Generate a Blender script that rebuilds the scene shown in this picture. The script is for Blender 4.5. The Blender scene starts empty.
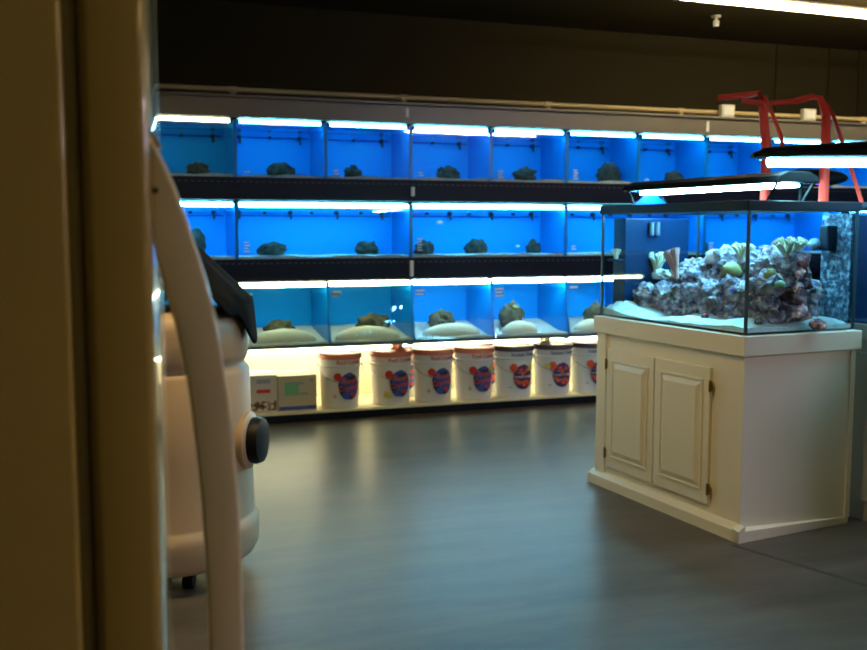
import bpy, bmesh, math, random
from mathutils import Vector, Matrix, noise
random.seed(7)
S = bpy.context.scene
COL = S.collection
PI = math.pi

# ------------------------------------------------------------------ camera, world, exposure
cam_d = bpy.data.cameras.new('camera')
cam = bpy.data.objects.new('camera', cam_d); COL.objects.link(cam)
cam_d.sensor_width = 36.0
cam_d.lens = 987.0 / 867.0 * 36.0
cam_d.clip_start = 0.02
cam.location = (0, 0, 1.40)
cam.rotation_euler = (PI / 2 - 0.0955, 0, 0)
cam_d.dof.use_dof = True
cam_d.dof.focus_distance = 2.9
cam_d.dof.aperture_fstop = 4.5
S.camera = cam
w = bpy.data.worlds.new('world'); S.world = w; w.use_nodes = True
w.node_tree.nodes['Background'].inputs[0].default_value = (0.9, 0.7, 0.45, 1)
w.node_tree.nodes['Background'].inputs[1].default_value = 0.01
S.view_settings.view_transform = 'Standard'
S.view_settings.look = 'None'
S.view_settings.gamma = 1.0
S.view_settings.exposure = 0.12
S.cycles.transparent_max_bounces = 64
S.cycles.max_bounces = 8
S.cycles.sample_clamp_indirect = 4.0

# light colours / strengths
L_STRIP = ((1.0, 0.80, 0.42), 36.0)     # ceiling strip in view
L_WARM = ((1.0, 0.72, 0.32), 74.0)
L_DIM = ((1.0, 0.76, 0.22), 25.0)      # ceiling strips on the near side of the shop
L_COOL = ((0.90, 0.80, 1.0), 160.0)
L_ROW_B = ((0.14, 0.74, 1.0), 42.0)
L_ROW3 = ((0.55, 0.92, 1.0), 60.0)
L_ROW_B2 = ((0.12, 0.74, 1.0), 60.0)
L_ROW_W = ((0.88, 0.95, 0.58), 32.0)
L_BOT = ((1.0, 0.93, 0.58), 17.0)
L_TANK = ((0.28, 0.80, 1.0), 230.0)

# ------------------------------------------------------------------ materials
def mat(name, col, rough=0.5, metal=0.0, spec=0.5, emit=None, noise_=None, bump=None, coat=0.0):
    m = bpy.data.materials.new(name); m.use_nodes = True
    nt = m.node_tree; b = nt.nodes['Principled BSDF']
    b.inputs['Base Color'].default_value = (*col, 1)
    b.inputs['Roughness'].default_value = rough
    b.inputs['Metallic'].default_value = metal
    b.inputs['Specular IOR Level'].default_value = spec
    b.inputs['Coat Weight'].default_value = coat
    if emit:
        b.inputs['Emission Color'].default_value = (*emit[0], 1)
        b.inputs['Emission Strength'].default_value = emit[1]
    if noise_:
        sc, cols, det = noise_
        tc = nt.nodes.new('ShaderNodeTexCoord'); n = nt.nodes.new('ShaderNodeTexNoise')
        n.inputs['Scale'].default_value = sc; n.inputs['Detail'].default_value = det
        r = nt.nodes.new('ShaderNodeValToRGB')
        while len(r.color_ramp.elements) < len(cols): r.color_ramp.elements.new(0.5)
        for i, (p, c) in enumerate(cols):
            r.color_ramp.elements[i].position = p; r.color_ramp.elements[i].color = (*c, 1)
        nt.links.new(tc.outputs['Object'], n.inputs['Vector'])
        nt.links.new(n.outputs['Fac'], r.inputs['Fac']); nt.links.new(r.outputs['Color'], b.inputs['Base Color'])
    if bump:
        tc = nt.nodes.new('ShaderNodeTexCoord'); n = nt.nodes.new('ShaderNodeTexNoise')
        n.inputs['Scale'].default_value = bump[0]; n.inputs['Detail'].default_value = 4
        bp = nt.nodes.new('ShaderNodeBump'); bp.inputs['Strength'].default_value = bump[1]
        bp.inputs['Distance'].default_value = bump[2] if len(bump) > 2 else 0.01
        nt.links.new(tc.outputs['Object'], n.inputs['Vector'])
        nt.links.new(n.outputs['Fac'], bp.inputs['Height']); nt.links.new(bp.outputs['Normal'], b.inputs['Normal'])
    return m

def lamp(name, ls):
    return mat(name, (0.9, 0.9, 0.9), 0.5, emit=ls)

def clear(name, tint, ior=1.45, gloss=(0.9, 0.95, 1.0), rough=0.02):
    m = bpy.data.materials.new(name); m.use_nodes = True
    nt = m.node_tree; nt.nodes.clear()
    o = nt.nodes.new('ShaderNodeOutputMaterial'); mx = nt.nodes.new('ShaderNodeMixShader')
    t = nt.nodes.new('ShaderNodeBsdfTransparent'); g = nt.nodes.new('ShaderNodeBsdfGlossy')
    lw = nt.nodes.new('ShaderNodeLayerWeight'); lw.inputs['Blend'].default_value = 0.5
    pw = nt.nodes.new('ShaderNodeMath'); pw.operation = 'POWER'; pw.inputs[1].default_value = 5.0
    f0 = ((ior - 1) / (ior + 1)) ** 2
    f = nt.nodes.new('ShaderNodeMath'); f.operation = 'MULTIPLY_ADD'; f.inputs[1].default_value = 1 - f0; f.inputs[2].default_value = f0
    nt.links.new(lw.outputs['Facing'], pw.inputs[0]); nt.links.new(pw.outputs[0], f.inputs[0])
    t.inputs['Color'].default_value = (*tint, 1)
    g.inputs['Color'].default_value = (*gloss, 1); g.inputs['Roughness'].default_value = rough
    nt.links.new(f.outputs[0], mx.inputs[0]); nt.links.new(t.outputs[0], mx.inputs[1])
    nt.links.new(g.outputs[0], mx.inputs[2]); nt.links.new(mx.outputs[0], o.inputs['Surface'])
    return m

M = {}
M['wall'] = mat('dark_wall_paint', (0.036, 0.028, 0.012), 0.8, spec=0.15, bump=(30, 0.1, 0.002))
M['ceiling'] = mat('dark_ceiling_paint', (0.07, 0.054, 0.026), 0.9, spec=0.1, bump=(8, 0.1, 0.002))
M['fridge'] = mat('fridge_enamel', (0.50, 0.37, 0.12), 0.30, coat=0.9)
M['fridge_handle'] = mat('fridge_handle_plastic', (0.92, 0.80, 0.66), 0.28, coat=0.5)
M['gasket'] = mat('door_gasket_rubber', (0.25, 0.21, 0.14), 0.6)
M['screw'] = mat('screw_dark', (0.05, 0.04, 0.03), 0.5)
M['vat'] = mat('vat_plastic', (0.58, 0.44, 0.29), 0.42, bump=(60, 0.04, 0.001))
M['black_rubber'] = mat('black_rubber', (0.008, 0.008, 0.009), 0.45, spec=0.2)
M['black_cloth'] = mat('black_cloth', (0.006, 0.006, 0.008), 0.9, spec=0.08)
M['ivory'] = mat('ivory_painted_wood', (0.86, 0.80, 0.66), 0.38, bump=(60, 0.05, 0.001))
M['brass'] = mat('antique_brass', (0.35, 0.24, 0.08), 0.35, metal=0.9)
M['rim'] = mat('tank_rim_plastic', (0.006, 0.009, 0.018), 0.5, spec=0.15)
M['seam'] = mat('silicone_seam', (0.02, 0.05, 0.06), 0.4)
M['housing'] = mat('lamp_housing_black', (0.003, 0.004, 0.005), 0.6, spec=0.08)
M['reflector'] = mat('lamp_reflector', (0.8, 0.85, 0.9), 0.15, metal=1.0)
M['glass'] = clear('thin_glass', (0.95, 0.98, 0.98), 1.35)
M['water'] = clear('tank_water', (0.80, 0.95, 1.0), 1.08)
M['water_rack'] = clear('rack_water', (0.88, 0.97, 1.0), 1.05)
M['blue'] = mat('blue_acrylic', (0.0, 0.33, 0.88), 0.6, spec=0.2)
M['blue_div'] = mat('blue_divider', (0.0, 0.28, 0.80), 0.3)
M['navy'] = mat('navy_acrylic', (0.004, 0.022, 0.070), 0.4, spec=0.25)
M['fascia'] = mat('rack_fascia_navy', (0.003, 0.007, 0.026), 0.45, spec=0.2)
M['slot'] = mat('slot_grey', (0.03, 0.05, 0.09), 0.5)
M['canopy'] = mat('canopy_metal', (0.20, 0.18, 0.15), 0.4, metal=0.3)
M['cream'] = mat('cream_panel', (0.86, 0.80, 0.56), 0.5)
M['gravel'] = mat('white_gravel', (0.72, 0.76, 0.72), 0.8, noise_=(160, [(0.35, (0.45, 0.5, 0.5)), (0.6, (0.85, 0.88, 0.84))], 2), bump=(220, 0.6, 0.004))
M['sand'] = mat('cream_sand', (0.86, 0.74, 0.56), 0.8, noise_=(90, [(0.3, (0.90, 0.72, 0.52)), (0.55, (0.96, 0.88, 0.68))], 2))
M['reefsand'] = mat('reef_sand', (0.85, 0.9, 0.9), 0.8, noise_=(26, [(0.3, (0.62, 0.72, 0.72)), (0.48, (0.93, 0.96, 0.96))], 4), bump=(60, 0.6, 0.006))
M['darkrock'] = mat('dark_rock', (0.03, 0.03, 0.03), 0.8, noise_=(22, [(0.35, (0.008, 0.008, 0.01)), (0.6, (0.045, 0.042, 0.035))], 4), bump=(40, 0.8, 0.01))
M['brownrock'] = mat('brown_rock', (0.12, 0.10, 0.07), 0.8, noise_=(22, [(0.35, (0.02, 0.018, 0.012)), (0.6, (0.12, 0.095, 0.05))], 4), bump=(40, 0.8, 0.01))
M['liverock'] = mat('live_rock', (0.3, 0.3, 0.36), 0.85, noise_=(26, [(0.33, (0.03, 0.03, 0.05)), (0.45, (0.24, 0.18, 0.24)), (0.54, (0.46, 0.33, 0.42)), (0.66, (0.85, 0.76, 0.70))], 6), bump=(55, 1.0, 0.02))
M['liverock_b'] = mat('live_rock_brown', (0.3, 0.26, 0.25), 0.85, noise_=(30, [(0.34, (0.04, 0.03, 0.04)), (0.46, (0.32, 0.22, 0.18)), (0.56, (0.40, 0.22, 0.36)), (0.67, (0.75, 0.66, 0.60))], 6), bump=(55, 1.0, 0.02))
M['coral_cream'] = mat('coral_cream', (0.85, 0.78, 0.58), 0.7)
M['coral_pink'] = mat('coral_pink', (0.70, 0.33, 0.30), 0.7)
M['coral_rose'] = mat('coral_rose', (0.80, 0.52, 0.50), 0.7)
M['coral_yellow'] = mat('coral_yellow', (0.36, 0.28, 0.10), 0.7, bump=(80, 0.6, 0.004))
M['coral_red'] = mat('coral_red', (0.45, 0.10, 0.14), 0.7)
M['coral_green'] = mat('coral_green', (0.10, 0.30, 0.20), 0.7)
M['coral_pale'] = mat('coral_pale', (0.78, 0.80, 0.75), 0.7, bump=(80, 0.6, 0.004))
M['pvc'] = mat('pvc_pipe', (0.62, 0.48, 0.24), 0.35)
M['pvc_white'] = mat('pvc_white', (0.78, 0.74, 0.62), 0.4)
M['red'] = mat('red_coated_metal', (0.55, 0.035, 0.02), 0.6, spec=0.2)
M['bucket'] = mat('bucket_white', (0.93, 0.92, 0.92), 0.35)
M['lid_red'] = mat('lid_coral_red', (0.90, 0.26, 0.17), 0.4)
M['lid_dark'] = mat('lid_dark_plum', (0.13, 0.08, 0.11), 0.4)
M['wire'] = mat('wire_steel', (0.3, 0.3, 0.3), 0.3, metal=1.0)
M['ink_red'] = mat('ink_red', (0.72, 0.04, 0.04), 0.5)
M['ink_orange'] = mat('ink_orange', (0.85, 0.10, 0.03), 0.5)
M['ink_navy'] = mat('ink_navy', (0.03, 0.04, 0.16), 0.5)
M['ink_blue'] = mat('badge_blue', (0.03, 0.05, 0.30), 0.5, noise_=(16, [(0.4, (0.02, 0.02, 0.10)), (0.55, (0.05, 0.10, 0.45))], 3))
M['ink_reef'] = mat('badge_reef', (0.1, 0.05, 0.12), 0.5, noise_=(26, [(0.54, (0.05, 0.03, 0.16)), (0.62, (0.75, 0.14, 0.05))], 3))
M['ink_yellow'] = mat('ink_yellow', (0.80, 0.72, 0.10), 0.5)
M['ink_white'] = mat('ink_white', (0.85, 0.85, 0.85), 0.5)
M['ink_grey'] = mat('ink_grey', (0.35, 0.38, 0.42), 0.5)
M['ink_green'] = mat('ink_green', (0.22, 0.55, 0.28), 0.5)
M['shells'] = mat('shell_photo', (0.4, 0.25, 0.15), 0.5, noise_=(28, [(0.42, (0.05, 0.03, 0.02)), (0.5, (0.35, 0.17, 0.08)), (0.58, (0.75, 0.70, 0.62))], 3))
M['card'] = mat('carton_white', (0.68, 0.62, 0.52), 0.6)
M['card_tan'] = mat('carton_tan', (0.62, 0.52, 0.38), 0.6)
M['tag'] = mat('paper_tag', (0.75, 0.80, 0.85), 0.6)
M['clip'] = mat('clip_white_gloss', (0.95, 0.97, 0.95), 0.08, coat=1.0)
M['plug'] = mat('black_bulkhead', (0.01, 0.02, 0.05), 0.5)
M['rail'] = mat('teal_grey_rail', (0.10, 0.22, 0.24), 0.4)
M['grey_stand'] = mat('grey_stand_paint', (0.30, 0.28, 0.25), 0.5)
M['fish_orange'] = mat('fish_orange', (0.9, 0.25, 0.12), 0.5)
M['fish_blue'] = mat('fish_blue', (0.01, 0.05, 0.85), 0.4)
M['pump_grey'] = mat('pump_grey', (0.16, 0.19, 0.24), 0.5)
M['violet_led'] = mat('violet_led', (0.5, 0.2, 0.9), 0.5, emit=((0.35, 0.12, 1.0), 3.0))
M['leg_acrylic'] = mat('blue_leg_acrylic', (0.0, 0.05, 0.45), 0.5, spec=0.1)
M['crust'] = mat('crusted_panel', (0.2, 0.25, 0.35), 0.8, noise_=(45, [(0.42, (0.015, 0.025, 0.05)), (0.53, (0.08, 0.10, 0.15)), (0.66, (0.26, 0.29, 0.34))], 4), bump=(60, 1.0, 0.01))
M['e_strip'] = lamp('strip_tube_light', L_STRIP)
M['e_warm'] = lamp('warm_fill_tube', L_WARM)
M['e_dim'] = lamp('dim_tube_light', L_DIM)
M['e_cool'] = lamp('cool_fill_tube', L_COOL)
M['e_row'] = lamp('row_tube_blue', L_ROW_B)
M['e_row2'] = lamp('row_tube_blue_bright', L_ROW_B2)
M['e_row3'] = lamp('row_tube_low', L_ROW3)
M['e_roww'] = lamp('row_tube_white', L_ROW_W)
M['e_rowd'] = lamp('row_tube_dim', (L_ROW_W[0], 14.0))
M['e_bot'] = lamp('shelf_tube_warm', L_BOT)
M['e_hang'] = lamp('hanging_hood_tube', (L_TANK[0], 24.0))
M['e_tank'] = lamp('hood_tube', L_TANK)

def floor_mat():
    m = bpy.data.materials.new('polished_concrete'); m.use_nodes = True
    nt = m.node_tree; b = nt.nodes['Principled BSDF']
    tc = nt.nodes.new('ShaderNodeTexCoord'); n = nt.nodes.new('ShaderNodeTexNoise')
    mp = nt.nodes.new('ShaderNodeMapping'); mp.inputs['Scale'].default_value = (0.6, 2.6, 1)
    n.inputs['Scale'].default_value = 2.2; n.inputs['Detail'].default_value = 8; n.inputs['Roughness'].default_value = 0.62
    r = nt.nodes.new('ShaderNodeValToRGB')
    r.color_ramp.elements[0].position = 0.3; r.color_ramp.elements[0].color = (0.045, 0.038, 0.032, 1)
    r.color_ramp.elements[1].position = 0.7; r.color_ramp.elements[1].color = (0.120, 0.100, 0.080, 1)
    r2 = nt.nodes.new('ShaderNodeMapRange'); r2.inputs['To Min'].default_value = 0.26; r2.inputs['To Max'].default_value = 0.42
    nt.links.new(tc.outputs['Object'], mp.inputs[0]); nt.links.new(mp.outputs[0], n.inputs['Vector'])
    nt.links.new(n.outputs['Fac'], r.inputs['Fac']); nt.links.new(r.outputs['Color'], b.inputs['Base Color'])
    nt.links.new(n.outputs['Fac'], r2.inputs['Value']); nt.links.new(r2.outputs[0], b.inputs['Roughness'])
    bp = nt.nodes.new('ShaderNodeBump'); bp.inputs['Strength'].default_value = 0.25; bp.inputs['Distance'].default_value = 0.004
    nt.links.new(n.outputs['Fac'], bp.inputs['Height']); nt.links.new(bp.outputs[0], b.inputs['Normal'])
    b.inputs['Specular IOR Level'].default_value = 0.22
    return m
M['floor'] = floor_mat()

# ------------------------------------------------------------------ mesh helpers
def box(bm, x0, x1, y0, y1, z0, z1, bev=0.0, mi=0):
    vs = [bm.verts.new((x, y, z)) for z in (z0, z1) for y in (y0, y1) for x in (x0, x1)]
    fs = []
    for idx in ((0, 2, 3, 1), (4, 5, 7, 6), (0, 1, 5, 4), (2, 6, 7, 3), (0, 4, 6, 2), (1, 3, 7, 5)):
        f = bm.faces.new([vs[i] for i in idx]); f.material_index = mi; fs.append(f)
    if bev > 0:
        es = list({e for f in fs for e in f.edges})
        bmesh.ops.bevel(bm, geom=es, offset=bev, segments=2, affect='EDGES', profile=0.6)

def B(*a, **k):
    bm = bmesh.new(); box(bm, *a, **k); return bm

def prism(bm, pts, axis, a0, a1, bev=0.0):
    """pts 2D outline (ccw), extruded along axis 'x','y','z' from a0 to a1"""
    def P(u, v, a):
        return {'x': (a, u, v), 'y': (u, a, v), 'z': (u, v, a)}[axis]
    A = [bm.verts.new(P(u, v, a0)) for u, v in pts]; Bq = [bm.verts.new(P(u, v, a1)) for u, v in pts]
    n = len(pts); fs = [bm.faces.new(A[::-1]), bm.faces.new(Bq)]
    for i in range(n):
        fs.append(bm.faces.new((A[i], A[(i + 1) % n], Bq[(i + 1) % n], Bq[i])))
    bmesh.ops.recalc_face_normals(bm, faces=fs)
    if bev > 0:
        es = list({e for e in fs[0].edges} | {e for e in fs[1].edges})
        bmesh.ops.bevel(bm, geom=es, offset=bev, segments=3, affect='EDGES', profile=0.5)

def lathe(bm, prof, seg=40, cx=0, cy=0):
    rings = []
    for r, z in prof:
        if r < 1e-6: rings.append([bm.verts.new((cx, cy, z))])
        else: rings.append([bm.verts.new((cx + r * math.cos(2 * PI * i / seg), cy + r * math.sin(2 * PI * i / seg), z)) for i in range(seg)])
    for a, b in zip(rings, rings[1:]):
        for i in range(seg):
            j = (i + 1) % seg
            if len(a) == 1 and len(b) == 1: continue
            if len(a) == 1: bm.faces.new((a[0], b[j], b[i]))
            elif len(b) == 1: bm.faces.new((a[i], a[j], b[0]))
            else: bm.faces.new((a[i], a[j], b[j], b[i]))
    bmesh.ops.recalc_face_normals(bm, faces=bm.faces[:])

def tube(bm, pts, rad, seg=10):
    pts = [Vector(p) for p in pts]; rs = rad if isinstance(rad, (list, tuple)) else [rad] * len(pts)
    up = Vector((0, 0, 1)); rings = []
    for i, p in enumerate(pts):
        d = (pts[min(i + 1, len(pts) - 1)] - pts[max(i - 1, 0)]).normalized()
        u = Vector((0, 1, 0)) if abs(d.dot(up)) > 0.95 else up
        a = d.cross(u).normalized(); b = a.cross(d).normalized()
        rings.append([bm.verts.new(p + (a * math.cos(2 * PI * k / seg) + b * math.sin(2 * PI * k / seg)) * rs[i]) for k in range(seg)])
    for a, b in zip(rings, rings[1:]):
        for k in range(seg): bm.faces.new((a[k], a[(k + 1) % seg], b[(k + 1) % seg], b[k]))
    bm.faces.new(rings[0][::-1]); bm.faces.new(rings[-1])

def rod(bm, a, b, r, seg=12): tube(bm, [a, b], r, seg)

def rockbm(rx, ry, rz, seed, sub=3, amp=0.35, fr=2.2, flat=-0.55):
    bm = bmesh.new(); bmesh.ops.create_icosphere(bm, subdivisions=sub, radius=1)
    o = Vector((seed * 3.17, seed * 1.31, seed * 0.71))
    for v in bm.verts:
        n = v.co.normalized()
        d = 1 + amp * noise.noise(n * fr + o) + amp * 0.6 * noise.noise(n * fr * 2.3 + o) + amp * 0.35 * noise.noise(n * fr * 5 + o)
        v.co = n * d
        if v.co.z < flat: v.co.z = flat
        v.co = Vector((v.co.x * rx, v.co.y * ry, (v.co.z - flat) * rz))
    return bm

def text_bm(body, size, ext=0.0008):
    cu = bpy.data.curves.new('txt', 'FONT'); cu.body = body; cu.size = size; cu.align_x = 'CENTER'; cu.align_y = 'CENTER'
    cu.extrude = ext; cu.resolution_u = 2; cu.offset = size * 0.012
    ob = bpy.data.objects.new('txt', cu)
    me = bpy.data.meshes.new_from_object(ob)
    bm = bmesh.new(); bm.from_mesh(me)
    bpy.data.objects.remove(ob); bpy.data.curves.remove(cu); bpy.data.meshes.remove(me)
    return bm   # lies in XY facing +Z

def obj(name, bm, material, parent=None, smooth=False, loc=None, rotz=0.0):
    me = bpy.data.meshes.new(name); bm.to_mesh(me); bm.free()
    ms = material if isinstance(material, (list, tuple)) else [material]
    for m in ms: me.materials.append(M[m] if isinstance(m, str) else m)
    if smooth:
        me.shade_smooth()
        try: me.set_sharp_from_angle(angle=math.radians(smooth if smooth is not True else 40))
        except Exception: pass
    o = bpy.data.objects.new(name, me); COL.objects.link(o)
    if parent: o.parent = parent
    if loc is not None: o.location = loc
    o.rotation_euler = (0, 0, rotz)
    return o

def tag(o, label, cat=None, group=None, kind=None):
    o['label'] = label
    if cat: o['category'] = cat
    if group: o['group'] = group
    if kind: o['kind'] = kind
    return o

def thing(name, label, cat, loc, rotz=0, group=None):
    o = bpy.data.objects.new(name, None); COL.objects.link(o); o.empty_display_size = 0.1
    o.location = loc; o.rotation_euler = (0, 0, rotz)
    return tag(o, label, cat, group)

def struct(name, bm, m, loc=(0, 0, 0), rotz=0):
    o = obj(name, bm, m, None, loc=loc, rotz=rotz); o['kind'] = 'structure'; return o

def children(o, pool): return [c for c in pool if c.parent == o]
def dup(root, loc, rotz, label, group=None):
    r = root.copy(); COL.objects.link(r); r.location = loc; r.rotation_euler = (0, 0, rotz); r['label'] = label
    if group: r['group'] = group
    for ch in list(root.children):
        c = ch.copy(); COL.objects.link(c); c.parent = r
        for g in list(ch.children):
            d = g.copy(); COL.objects.link(d); d.parent = c
    return r

# ------------------------------------------------------------------ frames of reference
RB = 0.3454                                    # rack yaw
def RK(s, dn, z=0):                            # rack frame: s along, dn into the wall
    return Vector((-2.377 + 0.9409 * s - 0.3386 * dn, 6.70 + 0.3386 * s + 0.9409 * dn, z))
TA = 0.4226                                    # display stand yaw
def TK(l, wd, z=0):                            # stand frame: l = length going back-left, wd = depth to the right
    return Vector((1.3861 - math.sin(TA) * l + math.cos(TA) * wd, 4.3646 + math.cos(TA) * l + math.sin(TA) * wd, z))
TROT = TA                                      # in a thing with rot TA: local x = wd, local y = l

# ------------------------------------------------------------------ the room
CEIL = 3.16
struct('floor', B(-6, 12, -9.5, 0.8, -0.1, 0), 'floor', RK(0, 0), RB)
struct('ceiling', B(-6, 12, -9.5, 0.8, CEIL, CEIL + 0.1), 'ceiling', RK(0, 0), RB)
struct('wall_back', B(-6, 12, 0.8, 0.9, 0, CEIL), 'wall', RK(0, 0), RB)
struct('wall_left', B(-6.1, -6, -9.5, 0.8, 0, CEIL), 'wall', RK(0, 0), RB)
struct('wall_right', B(12, 12.1, -9.5, 0.8, 0, CEIL), 'wall', RK(0, 0), RB)
struct('wall_front', B(-6, 12, -9.6, -9.5, 0, CEIL), 'wall', RK(0, 0), RB)
bm = bmesh.new()
for s in (6.27, 6.89, 7.26): box(bm, s, s + 0.03, 0.785, 0.8, 2.4, CEIL)
struct('trim_1', bm, 'wall', RK(0, 0), RB)
# expansion joint in the slab, running from the stand towards the lower right
j0 = Vector((1.34, 4.30, 0.0)); j1 = Vector((2.35, 2.95, 0.0))
bm = bmesh.new(); d = (j1 - j0).normalized(); nn = Vector((-d.y, d.x, 0)) * 0.012
vs = [bm.verts.new(p) for p in (j0 - nn, j1 - nn, j1 + nn, j0 + nn)]
vt = [bm.verts.new(p.co + Vector((0, 0, 0.0015))) for p in vs]
bm.faces.new(vt)
for i in range(4): bm.faces.new((vs[i], vs[(i + 1) % 4], vt[(i + 1) % 4], vt[i]))
o = struct('trim_2', bm, 'screw')

# ------------------------------------------------------------------ ceiling lights
def ceiling_strip(label, s, dn, length, em, name='ceiling_strip_light', skirt=True, loc=None, rz=RB):
    t = thing(name, label, 'ceiling light', loc or RK(s, dn, CEIL - 0.085), rz)
    for x in (0.4, length - 0.4):
        bm = bmesh.new(); rod(bm, (x, 0, -0.04), (x, 0, 0.085), 0.008); obj('stem', bm, 'pvc_white', t)
    obj('housing', B(0, length, -0.035, 0.035, -0.045, -0.02, bev=0.006), 'pvc_white', t)
    if skirt:  # skirts and tray added to unseen lamps, keeping light off the upper wall
        for y in (-0.075, 0.07): obj('cutoff_skirt', B(0, length, y, y + 0.005, -0.100, -0.02), 'pvc_white', t)
        obj('cutoff_tray', B(0, length, -0.075, 0.075, -0.022, -0.018), 'pvc_white', t)
    for y in (-0.028, 0.028):
        bm = bmesh.new(); rod(bm, (0.04, y, -0.066), (length - 0.04, y, -0.066), 0.019)
        obj('tube', bm, em, t)
    for x in (0, length - 0.03):
        obj('end_cap', B(x, x + 0.03, -0.055, 0.055, -0.088, -0.045, bev=0.004), 'pvc_white', t)
    return t
ceiling_strip('long glowing ceiling tube light at the top right corner', 0, 0, 3.4, 'e_strip', skirt=False, loc=Vector((1.68, 6.975, CEIL - 0.085)), rz=0.372)
ceiling_strip('warm tube light on the ceiling behind the camera', 1.0, -7.9, 2.4, 'e_dim')
ceiling_strip('unseen warm tube light added on the ceiling between the refrigerator and the rack', -0.5, -3.7, 2.0, 'e_warm')  # out of view, added to light the vat and the stand front
ceiling_strip('unseen cool tube light added on the ceiling right side of the shop', 0, 0, 2.4, 'e_cool', skirt=False, loc=RK(5.0, -8.3, CEIL - 0.085))  # out of view, added to brighten the right face of the stand

t = thing('sprinkler_head', 'small white sprinkler hanging from the dark ceiling', 'sprinkler', (2.33, 8.34, CEIL))
bm = bmesh.new(); lathe(bm, [(0, 0), (0.04, 0), (0.04, -0.012), (0.012, -0.014), (0.012, -0.035), (0, -0.035)], 16)
obj('stem', bm, 'pvc_white', t, smooth=True)
bm = bmesh.new(); lathe(bm, [(0, -0.035), (0.022, -0.035), (0.03, -0.05), (0.024, -0.085), (0.0, -0.09)], 16)
obj('deflector', bm, 'clip', t, smooth=True)

# ------------------------------------------------------------------ the rack along the back wall
SX0, SX1 = -0.27, 7.59
rack = thing('aquarium_rack', 'long dark rack carrying rows of blue lit tanks along the wall', 'rack', RK(0, 0, 0), RB)
for z0, z1 in ((1.615, 1.775), (1.035, 1.195)):
    f = obj('fascia_beam', B(SX0, SX1, -0.03, 0.0, z0, z1, bev=0.004), 'fascia', rack)
    bm = bmesh.new(); s = SX0 + 0.05
    while s < SX1 - 0.05:
        box(bm, s, s + 0.022, -0.033, -0.029, z1 - 0.035, z1 - 0.027); s += 0.045
    sl = obj('slot_row', bm, 'slot', f); sl['kind'] = 'stuff'
for z, th in ((1.755, 0.02), (1.175, 0.02), (0.561, 0.010)):
    obj('shelf_deck', B(SX0, SX1, 0.0, 0.62, z - th, z, bev=0.002), 'fascia', rack)
obj('base_deck', B(SX0, SX1, -0.04, 0.62, 0.035, 0.07, bev=0.003), 'cream', rack)
obj('kick_plate', B(SX0, SX1, -0.045, -0.015, 0.0, 0.055, bev=0.003), 'rim', rack)
obj('canopy_panel', B(SX0, SX1, -0.05, -0.02, 2.19, 2.325, bev=0.008), 'canopy', rack)
obj('canopy_top', B(SX0, SX1, -0.07, 0.62, 2.325, 2.345, bev=0.004), 'canopy', rack)
obj('back_board', B(SX0, SX1, 0.60, 0.62, 0.07, 0.55), 'cream', rack)
for s in (SX0, 2.35, 4.97, SX1):
    obj('upright', B(s - 0.025, s + 0.025, 0.62, 0.68, 0.0, 2.36, bev=0.003), 'rim', rack)
obj('front_rail', B(SX0, SX1, -0.115, -0.100, 0.550, 0.565, bev=0.003), 'rail', rack)
for s in (SX0, 0.99, 2.30, 3.61, 4.92, SX1 - 0.05):
    obj('rail_arm', B(s, s + 0.03, -0.105, 0.6, 0.538, 0.551), 'rim', rack)
for s, z, hh in ((2.30, 2.27, 0.035), (2.345, 1.69, 0.035), (2.335, 1.115, 0.06), (4.93, 2.26, 0.045)):
    c = obj('bracket_clip', B(s - 0.014, s + 0.014, -0.055, -0.028, z - hh, z + hh, bev=0.006), 'clip', rack)

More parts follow.
